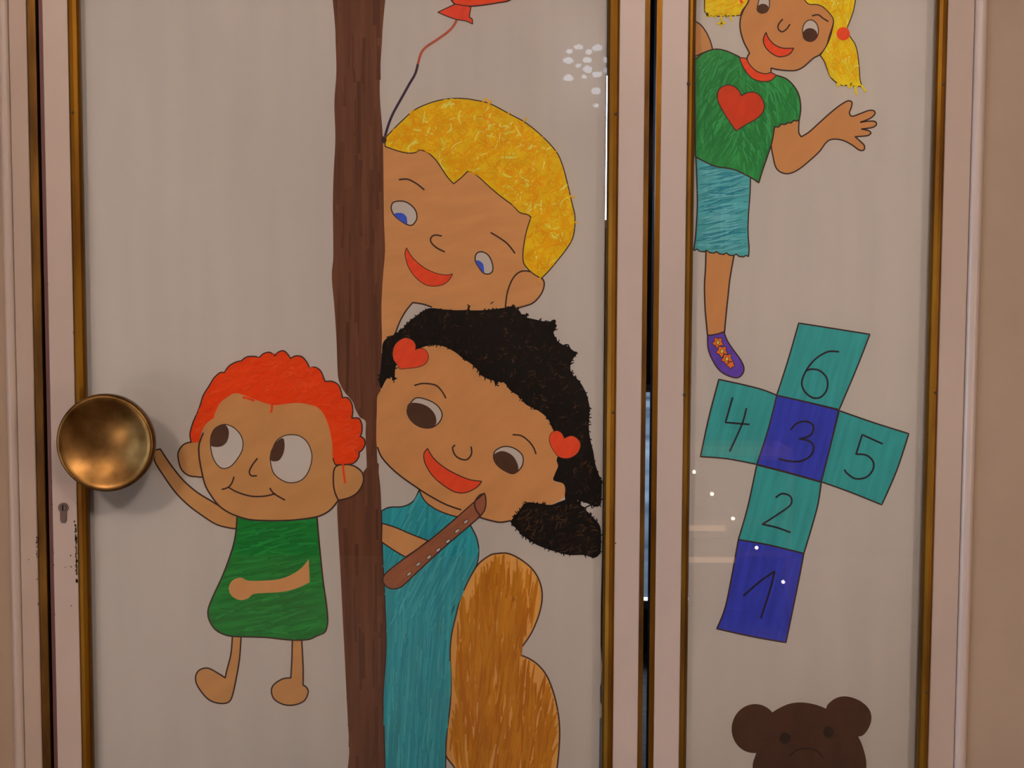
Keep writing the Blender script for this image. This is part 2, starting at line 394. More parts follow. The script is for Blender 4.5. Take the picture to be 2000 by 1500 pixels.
def ell(cx, cy, rx, ry, rot=0, n=14):
    r = math.radians(rot)
    return [(cx + rx * math.cos(t) * math.cos(r) - ry * math.sin(t) * math.sin(r), cy + rx * math.cos(t) * math.sin(r) + ry * math.sin(t) * math.cos(r)) for t in [2 * math.pi * i / n for i in range(n)]]

class Figure:
    """one drawn figure on a sheet: an Empty that parents its coloured areas and its pen lines"""
    def __init__(s, name, label, sheet, px, py):
        s.root = empty(name, W(px, py, PAPER_Y), sheet); tag(s.root, label)
        s.lines = MB()
    def fill(s, name, pts, mat, layer, line=0.0, label=None, sub=6):
        poly = curve(pts, True, sub)
        y = PAPER_Y - layer * STEP
        vs = [W(p.x, p.y, y) for p in poly]
        tris = tessellate_polygon([[Vector((p.x, p.y, 0)) for p in poly]])
        mb = MB(); mb.v = [tuple(v) for v in vs]; mb.f = [tuple(t) for t in tris]; mb.mi = [0] * len(mb.f)
        o = mb.build(name, mat, s.root)
        if label: o['label'] = label
        if line: s.ribbon(poly, line, layer + .5, True)
        return poly
    def ribbon(s, poly, width, layer, closed=False, mb=None, taper=False, mi=0):
        mb = mb or s.lines; n = len(poly); b = len(mb.v); y = PAPER_Y - layer * STEP
        for i, p in enumerate(poly):
            if closed: d = poly[(i + 1) % n] - poly[i - 1]
            else: d = poly[min(i + 1, n - 1)] - poly[max(i - 1, 0)]
            d = d.normalized() if d.length > 1e-6 else Vector((1, 0))
            nn = Vector((-d.y, d.x)); wd = width * .5
            if taper: wd *= .25 + .75 * math.sin(math.pi * (i + .35) / (n - .3))
            for q in (p + nn * wd, p - nn * wd): mb.v.append(tuple(W(q.x, q.y, y)))
        for i in range(n if closed else n - 1):
            j = (i + 1) % n
            mb.f.append((b + 2 * i, b + 2 * i + 1, b + 2 * j + 1, b + 2 * j)); mb.mi.append(mi)
    def stroke(s, pts, width=3.0, layer=9, sub=6): s.ribbon(curve(pts, False, sub), width, layer)
    def pen(s, name, pts, width, mat, layer, sub=6):
        mb = MB(); s.ribbon(curve(pts, False, sub), width, layer, mb=mb); return mb.build(name, mat, s.root)
    def scribble(s, name, poly, n, length, width, ang, jit, mats, layer, inset=0.0, bend=.25, weights=None, out=False, seed=1, taper=True):
        """many short pen strokes laid inside an outline (angle in degrees from vertical)"""
        rnd = random.Random(seed); mb = MB()
        xs = [p.x for p in poly]; ys = [p.y for p in poly]; x0, x1, y0, y1 = min(xs), max(xs), max(min(ys), -60), min(max(ys), 1560)
        N = len(poly)
        def inside(x, y):
            c = False; j = N - 1
            for i in range(N):
                a, b = poly[i], poly[j]
                if (a.y > y) != (b.y > y) and x < (b.x - a.x) * (y - a.y) / (b.y - a.y) + a.x: c = not c
                j = i
            return c
        def ok(x, y):
            if not inside(x, y): return False
            if inset: return all(inside(x + dx * inset, y + dy * inset) for dx, dy in ((1, 0), (-1, 0), (0, 1), (0, -1)))
            return True
        made = tries = 0
        while made < n and tries < n * 25:
            tries += 1
            x, y = rnd.uniform(x0, x1), rnd.uniform(y0, y1)
            if not ok(x, y): continue
            a = math.radians((ang(x, y) if callable(ang) else ang) + rnd.gauss(0, jit)); L = length * rnd.uniform(.5, 1.3)
            dx, dy = math.sin(a), -math.cos(a); bd = rnd.uniform(-bend, bend) * L
            p0, p2 = Vector((x - dx * L / 2, y - dy * L / 2)), Vector((x + dx * L / 2, y + dy * L / 2))
            pm = Vector((x - dy * bd, y + dx * bd))
            if not out and not (inside(p0.x, p0.y) and inside(p2.x, p2.y) and inside(pm.x, pm.y)): continue
            pts = [p0 * (1 - u)**2 + pm * 2 * u * (1 - u) + p2 * u * u for u in (0, .25, .5, .75, 1)]
            mi = rnd.choices(range(len(mats)), weights or [1] * len(mats))[0]
            s.ribbon(pts, width * rnd.uniform(.6, 1.3), layer + made * .8 / n, False, mb, taper, mi); made += 1
        return tag(mb.build(name, mats, s.root), kind='stuff')
    def done(s):
        if s.lines.v: s.lines.build('pen_outline', M['ink'], s.root)

def sheet(name, label, x0, right_edge, x1=None):
    """white paper behind the glass; right_edge: pixel points of its (uneven) right side from top to bottom"""
    root = empty(name, W(x0, 1500, PAPER_Y)); tag(root, label, 'poster')
    top, bot = -520, 1975
    L = W(x0, 750, PAPER_Y).x
    mb = MB(); pts = [(L, LO_IN), ]
    edge = [W(px, py, PAPER_Y) for px, py in right_edge]
    prof = [(L, HI_IN)] + [(edge[0].x, HI_IN)] + [(e.x, e.z) for e in edge] + [(edge[-1].x, LO_IN), (L, LO_IN)]
    n = len(prof)
    tris = tessellate_polygon([[Vector((a, b, 0)) for a, b in prof]])
    mb.v = [(a, PAPER_Y, b) for a, b in prof] + [(a, PAPER_Y + .0006, b) for a, b in prof]
    mb.f = [tuple(t) for t in tris] + [tuple(n + i for i in reversed(t)) for t in tris] + [(i, (i + 1) % n, n + (i + 1) % n, n + i) for i in range(n)]
    mb.mi = [0] * len(mb.f)
    mb.build('paper', M['paper'], root)
    return root
LO_IN, HI_IN = LO + .005, HI - .005

SK = marker('skin_pen', (172, 112, 67), .06, 78, 12, 45)
SK2 = marker('skin_pen_red_head', (158, 104, 60), .06, 60, 14, 35, k=1.08)
SK3 = marker('skin_pen_pale', (168, 108, 64), .05, 20, 14, 35, k=1.08)
SK4 = marker('skin_pen_waving_girl', (162, 102, 59), .05, 30, 14, 35, k=1.05)
RED = marker('red_pen', (208, 62, 32), .10, 45, 40, 120)
BRN = marker('dark_brown_pen', (84, 46, 30), .22, 0, 5, 70, k=1.05)
EYB = marker('eye_brown_pen', (68, 40, 28), .1, 30, 40, 40)
BLUE = marker('eye_blue_pen', (48, 66, 150), .12, 30, 60, 60)
GRN = marker('green_pen', (20, 92, 34), .22, 82, 9, 90, k=1.1)
TEAL = marker('teal_pen', (36, 112, 114), .2, 4, 5, 110, k=1.15)
ORG = marker('orange_hair_pen', (206, 52, 10), .12, 65, 30, 120, k=1.1)
BELT = marker('belt_brown_pen', (125, 68, 44), .12, 55, 20, 80, k=1.1)
WHITE = noise_mat('bare_paper', (0.64, 0.64, 0.65), (0.66, 0.66, 0.67), rough=.85, spec=.1)

# ------------------------------------------------------------------ left sheet
s1 = sheet('drawing_sheet', 'large white drawing of hiding children and a brown tree trunk in the wide door', 166,
           [(1186, 0), (1184, 250), (1181, 500), (1179, 750), (1177, 1000), (1176, 1090), (1173.5, 1180), (1173, 1260), (1176, 1300), (1174, 1335), (1172, 1340), (1172, 1370), (1175, 1378), (1175, 1400), (1171, 1404), (1170, 1500)])

# tree trunk
g = Figure('drawn_tree_trunk', 'dark brown felt-pen tree trunk running down the sheet', s1, 700, 1500)
left = [(655, -60), (655, 60), (657, 140), (653, 200), (655, 270), (652, 330), (650, 400), (651, 500), (648, 540), (653, 600), (657, 660), (660, 735), (667, 756), (674, 767), (689, 785), (694, 799), (703, 815), (714, 823), (714, 847), (716, 900), (716, 913), (710, 921), (700, 950), (675, 972), (660, 980), (659, 1010), (664, 1100), (668, 1180), (672, 1260), (679, 1400), (682, 1472), (679, 1560)]
right = [(747, -60), (747, 60), (743, 130), (742, 190), (748, 270), (749, 340), (750, 430), (752, 490), (748, 540), (745, 600), (746, 650), (747, 700), (742, 760), (738, 800), (736, 850), (737, 900), (743, 952), (745, 1000), (747, 1080), (750, 1140), (754, 1260), (748, 1360), (750, 1420), (753, 1560)]
trunk = g.fill('trunk', left + right[::-1], BRN, 1, sub=4)
BR2 = marker('brown_pen_second_pass', (76, 41, 27), .15, 0, 6, 60); BR3 = marker('brown_pen_light', (91, 51, 34), .12, 0, 6, 60)
g.scribble('pen_streaks', trunk, 150, 130, 7, 0, 1.2, [BR2, BR3, BRN], 2, inset=4, bend=.01, weights=[2, 1.2, 3], seed=3, taper=False)
g.done()

# red-haired child reaching for the knob
g = Figure('drawn_child', 'red-haired child in a green dress reaching up to the knob', s1, 520, 1376)
g.fill('raised_arm', [(303, 879, 1), (313, 877, 1), (333, 907), (357, 937), (383, 960), (410, 977), (437, 993), (470, 1010, 1), (462, 1033, 1), (442, 1030), (420, 1023), (392, 1005), (367, 986), (343, 962), (320, 930), (302, 900)], SK2, 2, 3)
g.fill('ear', [(395, 862), (375, 863), (359, 868), (349, 881), (348, 895), (354, 916), (367, 928), (383, 931), (396, 929)], SK2, 2, 3)
g.fill('leg', [(454, 1240, 1), (451, 1277), (442, 1313), (440, 1324, 1), (426, 1315), (406, 1305), (389, 1309), (382, 1322), (385, 1338), (398, 1357), (412, 1369), (431, 1374), (447, 1371), (454, 1358), (461, 1327), (468, 1285), (471, 1240, 1)], SK2, 2, 3)
g.fill('leg', [(571, 1246, 1), (570, 1288), (568, 1324, 1), (552, 1326), (535, 1337), (530, 1350), (536, 1366), (554, 1376), (574, 1377), (594, 1369), (602, 1352), (599, 1343), (592, 1338, 1), (592, 1302), (589, 1246, 1)], SK2, 2, 3)
dress = g.fill('dress', [(463, 1008, 1), (461, 1036), (456, 1064), (445, 1098), (434, 1126), (421, 1154), (410, 1179), (406, 1196), (409, 1212), (420, 1229), (437, 1239), (456, 1243), (518, 1245), (568, 1250), (602, 1249), (619, 1242), (634, 1235), (639, 1222), (640, 1205), (637, 1176), (631, 1134), (626, 1086), (622, 1044), (619, 1008, 1)], GRN, 3, 3)
GR2 = marker('green_pen_light', (26, 104, 40), .1, 80, 20, 60, k=1.1); GR3 = marker('green_pen_dark', (15, 82, 31), .1, 80, 20, 60, k=1.1)
g.scribble('pen_streaks', dress, 330, 60, 2.8, 80, 8, [GR2, GR3, GRN], 4.1, inset=4, bend=.1, weights=[1, 1.4, 2], seed=5, taper=False)
g.fill('folded_arm', [(447, 1148), (454, 1134), (470, 1128), (484, 1134), (518, 1134), (546, 1131), (568, 1123), (588, 1110), (603, 1092, 1), (605, 1137, 1), (582, 1148), (552, 1156), (496, 1160), (484, 1169), (468, 1172), (452, 1163)], SK3, 6)
face = [(395, 850), (389, 868), (389, 892), (394, 921), (401, 948), (413, 969), (427, 987), (445, 1000), (466, 1009), (490, 1015), (530, 1017), (570, 1016), (605, 1012), (626, 1007), (645, 996), (661, 977), (654, 961), (651, 940), (655, 880), (650, 820), (625, 775), (560, 765), (450, 760), (405, 810)]
fpoly = g.fill('face', face, SK2, 5)
g.stroke([(397, 845), (389, 868), (389, 892), (394, 921), (401, 948), (413, 969), (427, 987), (445, 1000), (466, 1009), (490, 1015), (530, 1017), (570, 1016), (605, 1012), (626, 1007), (645, 996), (661, 977)], 3)
g.fill('ear', [(653, 916), (663, 908), (685, 908), (701, 916), (709, 927), (709, 943), (699, 961), (682, 972), (661, 977, 1), (654, 961), (651, 940)], SK2, 6, 3)
hair = [(373, 863), (371, 847), (377, 825), (385, 807), (391, 791), (397, 772), (407, 756), (417, 739, 1), (429, 728), (438, 728, 1), (447, 715), (461, 707), (471, 705, 1), (482, 697), (498, 696), (506, 699, 1), (514, 691), (527, 688), (537, 695, 1), (543, 688), (554, 685), (563, 693), (567, 700, 1), (578, 695), (590, 697), (599, 707), (605, 719, 1), (615, 717), (626, 724), (633, 740), (635, 745, 1), (650, 745), (662, 753), (667, 767), (669, 777, 1), (679, 777), (687, 788), (689, 804), (687, 817, 1), (701, 817), (707, 831), (706, 847), (703, 852, 1), (711, 857), (713, 868), (707, 879), (701, 883, 1), (701, 892), (693, 903), (682, 907), (655, 908, 1), (650, 895), (649, 868), (643, 836), (634, 812), (621, 796), (607, 791), (586, 787), (565, 788), (543, 791), (533, 791), (517, 787), (490, 777), (474, 771), (458, 768), (442, 777), (429, 788), (421, 804), (415, 817), (402, 828), (394, 844), (389, 863, 1)]
hp = g.fill('hair', hair, ORG, 7, sub=4)
g.stroke(hair[:52], 2.6, 7.4, 4)
OR2 = marker('orange_pen_dark', (186, 40, 6), .1, 60, 30, 60, k=1.1); OR3 = marker('orange_pen_bright', (214, 66, 22), .1, 60, 30, 60, k=1.1)
g.scribble('hair_strokes', hp, 380, 22, 2.6, 65, 30, [OR2, OR3, ORG], 7.6, bend=.3, seed=8)
g.pen('hair_wisp', [(669, 900), (671, 920), (674, 944)], 4, ORG, 9.5)
g.pen('hair_wisp', [(531, 786), (531, 798), (529, 806)], 4, ORG, 9.5)
g.pen('hair_wisp', [(405, 818), (412, 817), (418, 814)], 4, ORG, 9.5)
g.pen('hair_wisp', [(474, 776), (484, 778), (497, 783)], 4, ORG, 9.5)
g.fill('eye_white', [(437, 829), (453, 833), (466, 844), (474, 860), (473, 879), (463, 897), (450, 911), (435, 915), (422, 905), (414, 887), (411, 865), (413, 849), (421, 836)], WHITE, 6.2, 2)
g.fill('iris', [(437, 829), (445, 836), (447, 849), (443, 863), (434, 871), (423, 873), (412.5, 871), (411, 863), (413, 849), (421, 836)], EYB, 7)
g.fill('eye_white', [(567, 849), (586, 852), (601, 865), (609, 887), (607, 908), (599, 927), (586, 939), (567, 943), (549, 937), (534, 923), (528, 900), (529, 887), (538, 864), (551, 853)], WHITE, 6.2, 2)
g.fill('iris', [(553, 856), (556, 871), (553, 887), (545, 899), (534, 901), (528, 897), (529, 881), (541, 862)], EYB, 7)
g.stroke([(503, 895), (493, 908), (487, 921), (491, 929), (502, 929)], 3)
g.stroke([(433, 956), (445, 952), (453, 943), (457, 931)], 3)
g.stroke([(447, 952), (463, 961), (490, 969), (517, 969), (538, 964)], 3)
g.stroke([(527, 953), (535, 964), (557, 977)], 3)
g.done()

# balloon
g = Figure('drawn_balloon', 'red balloon on a curling string above the blond boy', s1, 752, 275)
g.fill('balloon', [(886, 6), (901, 11), (925, 12), (970, 6), (1000, -2), (1040, -40), (1062, -120), (1025, -205), (945, -230), (865, -190), (838, -110), (852, -50)], RED, 2, 3)
g.fill('balloon_neck', [(889, 8, 1), (874, 15), (855, 24, 1), (874, 32), (892, 38), (910, 41), (923, 47, 1), (922, 37), (917, 33), (920, 13, 1)], marker('red_pen_deep', (190, 54, 34), .1, 20, 40, 80), 3, 2)
g.pen('string', [(892, 39), (886, 50), (874, 63), (850, 80), (832, 92), (822, 105), (816, 126)], 5, marker('string_red', (150, 66, 48), .1), 2)
g.pen('string', [(816.5, 124), (811, 144), (799, 165), (784, 192), (769, 219), (760, 240), (752, 266)], 5, marker('string_dark', (50, 34, 48), .1), 2)
g.fill('string_knot', ell(750, 273, 5, 7), M['ink'], 9)
g.done()

# blond boy
g = Figure('drawn_boy', 'blond blue-eyed boy peeking out from behind the trunk', s1, 880, 660)
g.fill('face', [(748, 270, 1), (800, 240), (900, 250), (1020, 330), (1050, 440), (1030, 520), (1012, 533), (1000, 547), (991, 571), (987, 600), (985, 625, 1), (910, 625), (874, 612), (844, 600), (826, 594), (806, 591, 1), (793, 607), (781, 628), (772, 652), (768, 680, 1), (745, 690, 1), (746, 650), (745, 600), (748, 540), (752, 490), (750, 430), (749, 340)], SK, 2)
g.stroke([(844, 600), (826, 594), (806, 591, 1), (793, 607), (781, 628), (772, 652)], 3, 3)
g.fill('ear', [(1027, 529), (1045, 534), (1059, 544), (1063, 556), (1057, 574), (1042, 591), (1024, 598), (1005, 602), (987, 600, 1), (991, 571), (1000, 547), (1012, 533)], SK, 3, 3)
bh = [(752, 270, 1), (766, 255), (784, 237), (808, 216), (832, 204), (862, 195), (895, 192), (925, 195), (958, 203), (994, 222), (1027, 240), (1060, 267), (1087, 297), (1099, 324), (1108, 357), (1117, 396), (1123, 424), (1120, 460), (1108, 484), (1087, 511), (1072, 529), (1057, 544, 1), (1042, 535), (1030, 524), (1022, 511), (1022, 487), (1027, 457), (1033, 436), (1037, 424, 1), (1030, 419), (1015, 415), (1000, 400), (976, 382), (955, 364), (928, 340), (913, 335, 1), (901, 347), (886, 359, 1), (874, 346), (862, 328), (850, 311), (835, 298), (820, 293), (811, 298), (796, 299), (778, 295), (760, 289), (752, 286, 1)]
YEL = marker('yellow_pen', (210, 153, 15), .12, 30, 40, 60); YOR = marker('yellow_orange_pen', (220, 144, 8), .1, 30, 40, 60); YOD = marker('amber_pen', (212, 130, 10), .1, 30, 40, 60); YPA = marker('pale_yellow_pen', (196, 170, 70), .1, 30, 40, 60)
bp = g.fill('hair', bh, YEL, 4, 2.2, sub=4)
g.scribble('hair_strokes', bp, 1200, 24, 3.6, 60, 55, [YOR, YEL, YOD, YPA], 5, inset=1, bend=.5, weights=[6, 3, 1.6, 1], seed=11)
for a in ([(940, 203), (950, 193), (955, 205)], [(960, 196), (954, 206)], [(1015, 246), (1029, 230)], [(1068, 310), (1088, 294)], [(1107, 372), (1112, 382), (1123, 386)], [(1118, 432), (1128, 436)], [(1056, 538), (1053, 550)], [(990, 224), (996, 219)], [(800, 222), (808, 214)], [(915, 337), (930, 340)]):
    g.pen('hair_wisp', a, 3, YOR, 6.5)
g.fill('eye_white', [(769, 395), (787, 393), (802, 400), (812, 412), (814, 427), (806, 439), (796, 439), (781, 430), (769, 419), (764, 406)], WHITE, 4, 2.6)
g.fill('iris', [(770, 418), (784, 416), (793, 422), (795, 430), (794, 437), (781, 430)], BLUE, 5)
g.fill('eye_white', [(928, 503), (932, 494), (943, 492), (955, 500), (962, 517), (962, 529), (955, 535), (944, 533), (934, 520), (929, 511)], WHITE, 4, 2.6)
g.fill('iris', [(929, 510), (935, 509), (943, 515), (945, 524), (945, 533), (935, 521)], BLUE, 5)
g.fill('mouth', [(794, 484, 1), (805, 502), (826, 521), (850, 533), (871, 537), (884, 535, 1), (877, 547), (865, 556), (847, 559), (829, 555), (811, 541), (797, 520), (791, 496)], RED, 4, 1.5)
g.stroke([(779, 351), (796, 350), (814, 359), (829, 371)], 3); g.stroke([(958, 454), (973, 463), (991, 476), (1006, 495)], 3)
g.stroke([(863, 461), (850, 459), (842, 464), (842, 473), (853, 484), (869, 492)], 3); g.stroke([(958, 594), (961, 591), (964, 590)], 2)
g.done()

# dark-haired girl, and the ochre chair back beside her
g = Figure('drawn_chair', 'ochre felt-pen rounded chair shape beside the teal dress', s1, 980, 1500)
ch = [(958, 1084), (972, 1081), (992, 1081), (1016, 1092), (1040, 1112), (1054, 1136), (1059, 1164), (1054, 1196), (1040, 1232), (1022, 1260), (1004, 1278, 1), (1024, 1282), (1048, 1296), (1068, 1320), (1082, 1356), (1090, 1392), (1093, 1424), (1092, 1460), (1088, 1500), (1080, 1545), (960, 1565), (905, 1535), (888, 1500), (872, 1478), (871, 1460), (874, 1420), (879, 1380), (881, 1332), (879, 1280), (882, 1240), (890, 1204), (898, 1172), (908, 1148), (920, 1124), (936, 1100)]
CH = marker('ochre_pen', (176, 114, 52), .08, 4, 8, 60, k=1.15); CH2 = marker('ochre_pen_mid', (156, 92, 12), .1, 4, 8, 60, k=1.15); CH3 = marker('ochre_pen_dark', (140, 74, 4), .1, 4, 8, 60, k=1.15)
CH4 = marker('ochre_pen_warm', (148, 83, 8), .1, 4, 8, 60, k=1.15)
cp = g.fill('chair_back', ch, CH, 1, 3)
g.scribble('pen_streaks', cp, 900, 80, 5.5, lambda x, y: 4 + (x - 965) * .08, 5, [CH2, CH3, CH, CH4], 2, inset=12, bend=.08, weights=[4, 1.6, .5, 3], seed=21)
g.done()

g = Figure('drawn_girl', 'dark-haired girl with heart clips and a teal dress', s1, 900, 1500)
dr = [(745, 998, 1), (760, 991), (788, 989), (808, 978), (818, 958, 1), (840, 975), (880, 990), (905, 1000), (920, 1028), (930, 1048), (935, 1072), (932, 1100), (920, 1124), (908, 1148), (898, 1172), (890, 1204), (882, 1240), (879, 1280), (881, 1332), (879, 1380), (874, 1420), (871, 1460), (870, 1560, 1), (753, 1560, 1), (750, 1420), (748, 1360), (754, 1260), (750, 1140), (747, 1080), (745, 1000)]
dp = g.fill('dress', dr, TEAL, 2, 2.6)
TE2 = marker('teal_pen_dark', (26, 103, 110), .1, 4, 8, 60, k=1.15); TE3 = marker('teal_pen_light', (54, 122, 121), .1, 4, 8, 60, k=1.15)
g.scribble('pen_streaks', dp, 620, 100, 3, lambda x, y: 3 if y > 1200 else 26, 3, [TE2, TE3, TEAL], 3, inset=3, bend=.04, weights=[1.5, 1, 3], seed=22, taper=False)
g.fill('arm', [(746, 1022, 1), (772, 1030), (800, 1042), (836, 1056, 1), (816, 1072), (792, 1088, 1), (768, 1074), (745, 1058, 1)], SK3, 4.2, 2.6)
g.fill('neck', [(818, 955, 1), (828, 976), (844, 990), (868, 1002), (896, 1009), (912, 1000, 1), (900, 985), (850, 960)], SK3, 4.2, 2.4)
SKG = marker('skin_pen_girl', (166, 107, 62), .06, 50, 13, 35, k=1.08)
g.fill('face', [(745, 760), (737, 775), (736, 805), (735, 835), (736, 871), (745, 892), (763, 913), (784, 931), (808, 948), (832, 964), (868, 984), (901, 996), (934, 1009), (952, 1015), (976, 1020), (997, 1017), (1015, 997), (1040, 988), (1072, 987), (1099, 973), (1104, 955), (1099, 943), (1083, 939), (1095, 905), (1095, 850), (1075, 800), (1000, 745), (910, 690), (830, 665), (775, 690), (755, 735)], SKG, 5)
g.stroke([(737, 873), (745, 892), (763, 913), (784, 931), (808, 948), (832, 964), (868, 984), (901, 996)], 3); g.stroke([(934, 1009), (952, 1015), (976, 1020), (997, 1017)], 3)
gh = [(745, 760, 1), (740, 745), (743, 724), (746, 694), (747, 673), (755, 661), (772, 652), (787, 641), (799, 628), (817, 614), (838, 602), (865, 604), (895, 606), (912, 605, 1), (915, 597, 1), (918, 606, 1), (940, 606), (970, 603), (988, 601), (1003, 596, 1), (1010, 605), (1018, 613), (1031, 614, 1), (1027, 620, 1), (1042, 623), (1066, 628), (1084, 626, 1), (1086, 640), (1081, 649, 1), (1087, 664), (1099, 673), (1112, 679), (1127, 691, 1), (1118, 703), (1114, 715), (1117, 730), (1132, 745), (1144, 766), (1150, 787), (1151, 808), (1150, 835), (1153, 859), (1159, 883), (1163, 907), (1171, 931), (1175, 943), (1174, 982), (1165, 990), (1147, 983), (1129, 977, 1), (1108, 981), (1103, 970), (1104, 955), (1099, 944), (1081, 938), (1084, 925), (1090, 910), (1087, 898), (1093, 880), (1085, 850), (1078, 835), (1069, 817), (1051, 802), (1027, 790), (1015, 775), (997, 763), (985, 748), (972, 746), (970, 754, 1), (967, 745), (952, 740), (940, 733), (937, 727), (922, 712), (904, 700), (889, 688), (868, 677), (850, 674), (832, 676), (800, 690), (775, 712), (771, 736), (769, 746, 1), (763, 736), (754, 742)]
BLK = marker('black_pen', (14, 10, 9), .2, 20, 40, 60); BLB = marker('black_pen_thin_brown', (62, 36, 18), .2, 20, 40, 60); BLM = marker('black_pen_mid', (38, 20, 13), .2, 20, 40, 60)
hp = g.fill('hair', gh, BLK, 6, sub=4)
g.scribble('hair_strokes', hp, 520, 11, 2.2, 25, 60, [BLB, BLM, BLK], 6.6, inset=5, bend=.5, weights=[1, 2.4, 3], seed=31)
g.scribble('hair_fringe', hp, 420, 12, 2.4, 40, 70, [BLK], 7.5, inset=0, bend=.5, out=True, seed=32) if False else None
pt = [(997, 1018, 1), (1012, 1000), (1027, 982), (1051, 983), (1075, 986), (1093, 980), (1111, 974), (1126, 977), (1140, 992), (1156, 1008), (1172, 1028), (1174, 1060), (1172, 1080), (1160, 1089), (1140, 1084), (1112, 1084), (1080, 1076), (1048, 1064), (1024, 1048), (1004, 1028)]
pp = g.fill('ponytail', pt, BLK, 6)
g.scribble('hair_strokes', pp, 230, 14, 2.4, 60, 40, [BLB, BLM, BLK], 6.6, inset=5, bend=.5, weights=[1.6, 2.4, 2.4], seed=33)
rnd = random.Random(44); mbw = MB()
for poly, nn in ((hp, 190), (pp, 60)):
    for i in range(nn):
        j = rnd.randrange(len(poly)); p = poly[j]
        if p.x < 760 and p.y > 660 and p.y < 735: continue
        if 1078 < p.x < 1106 and 830 < p.y < 985: continue
        t = (poly[(j + 1) % len(poly)] - poly[j - 1]); t = t.normalized() if t.length else Vector((1, 0))
        a = rnd.uniform(0, 6.28); L = rnd.uniform(2.5, 6); q = Vector((math.cos(a), math.sin(a))) * L
        g.ribbon([p - q * .6, p + Vector((-q.y, q.x)) * .25, p + q], 2.6, 7.6, False, mbw, True)
tag(mbw.build('hair_fringe', BLK, g.root), kind='stuff')
g.pen('hair_wisp', [(1129, 998), (1140, 993), (1154, 986)], 2.4, BLK, 8)
g.pen('hair_wisp', [(1099, 676), (1108, 673), (1114, 682)], 2.4, BLK, 8)
g.fill('heart_clip', [(781, 721, 1), (778, 715), (769, 703), (767, 688), (773, 671), (790, 660), (805, 664), (812, 674), (811, 683, 1), (823, 680), (833, 686), (837, 697), (832, 709), (820, 716), (802, 719)], RED, 9, 1.2)
g.fill('heart_clip', [(1076, 847), (1087, 841), (1097, 846), (1102, 856, 1), (1117, 851), (1130, 859), (1134, 871), (1127, 886), (1111, 895), (1093, 893), (1081, 880), (1073, 862)], RED, 9, 1.2)
g.fill('eye_white', [(802, 787), (814, 777), (835, 781), (853, 791), (863, 806), (861, 820), (850, 832), (835, 836), (817, 832), (802, 820), (795, 803)], WHITE, 6.4, 2.4)
g.fill('iris', [(799, 788), (820, 788), (838, 796), (850, 811), (851, 829), (835, 836), (817, 832), (802, 820), (795, 803)], EYB, 7)
g.fill('eye_white', [(968, 880), (985, 872), (1003, 875), (1018, 886), (1022, 898), (1018, 913), (1003, 925), (985, 919), (970, 907), (964, 893)], WHITE, 6.4, 2.4)
g.fill('iris', [(967, 886), (982, 881), (1000, 889), (1010, 904), (1012, 919), (1001, 925), (985, 919), (970, 907), (964, 895)], EYB, 7)
g.fill('mouth', [(835, 876, 1), (847, 895), (868, 913), (895, 928), (919, 937), (941, 940, 1), (931, 952), (910, 962), (889, 961), (865, 947), (844, 928), (830, 904), (828, 886)], RED, 6.4, 2)
g.stroke([(809, 753), (826, 749), (850, 752), (863, 764), (871, 778)], 3); g.stroke([(1001, 849), (1018, 851), (1033, 862), (1042, 874), (1047, 887)], 3)
g.stroke([(889, 869), (884, 875), (889, 889), (901, 897), (913, 897), (921, 886), (920, 872)], 3)
g.fill('strap', [(750, 1140), (750, 1124), (772, 1104), (808, 1078), (848, 1048), (888, 1014), (920, 986), (946, 963, 1), (949, 974), (948, 992), (940, 1006), (920, 1024), (880, 1058), (840, 1094), (808, 1124), (784, 1146), (764, 1150)], BELT, 8, 2.4)
g.stroke([(946, 964), (936, 968), (927, 982), (930, 996), (938, 1007)], 3)
for x, y in ((910, 1019), (893, 1037), (875, 1057), (856, 1074), (838, 1088), (817, 1102), (799, 1121)):
    g.fill('strap_stitch', ell(x, y, 5.5, 2.8, -38, 10), WHITE, 9, 1.2)
g.done()

# ------------------------------------------------------------------ right sheet
s2 = sheet('drawing_sheet', 'tall white drawing with a waving girl, hopscotch squares and a bear in the narrow door', 1350,
           [(1826, 750)])

g = Figure('drawn_girl', 'waving pigtailed girl in a green heart shirt and blue skirt', s2, 1400, 738)
g.fill('arm', [(1354, 40, 1), (1362, 44), (1370, 50), (1380, 64), (1388, 82), (1392, 98, 1), (1376, 102), (1354, 112, 1)], SK4, 2, 2.6)
YE2 = marker('yellow_pen_pigtails', (206, 160, 26), .12, 20, 40, 60, k=1.1); YO2 = marker('amber_pen_pigtails', (204, 140, 12), .1, 20, 40, 60, k=1.1)
pl = g.fill('pigtail', [(1379, -20), (1376, 18), (1379, 26), (1390, 31), (1408, 32), (1428, 31), (1446, 30, 1), (1450, 20), (1460, 6), (1470, -20), (1450, -50), (1400, -50)], YE2, 2, 2)
g.scribble('hair_strokes', pl, 120, 20, 3, 80, 30, [YE2, YO2], 3.1, bend=.3, seed=41)
g.fill('leg', [(1379, 485, 1), (1378, 523), (1376, 558), (1377, 600), (1380, 635), (1382, 656, 1), (1415, 650, 1), (1418, 616), (1422, 578), (1426, 542), (1435, 492, 1)], SK4, 2, 3)
PUR = marker('purple_pen', (74, 46, 116), .12, 30, 30, 60, k=1.15)
g.fill('shoe', [(1382, 655, 1), (1383, 680), (1391, 702), (1404, 722), (1420, 733), (1439, 738), (1450, 731), (1453, 718), (1446, 702), (1430, 680), (1420, 664), (1414, 648, 1), (1398, 653)], PUR, 3, 2.6)
OFL = marker('shoe_flower_orange', (204, 92, 36), .1); YFL = marker('shoe_flower_yellow', (180, 150, 60), .1)
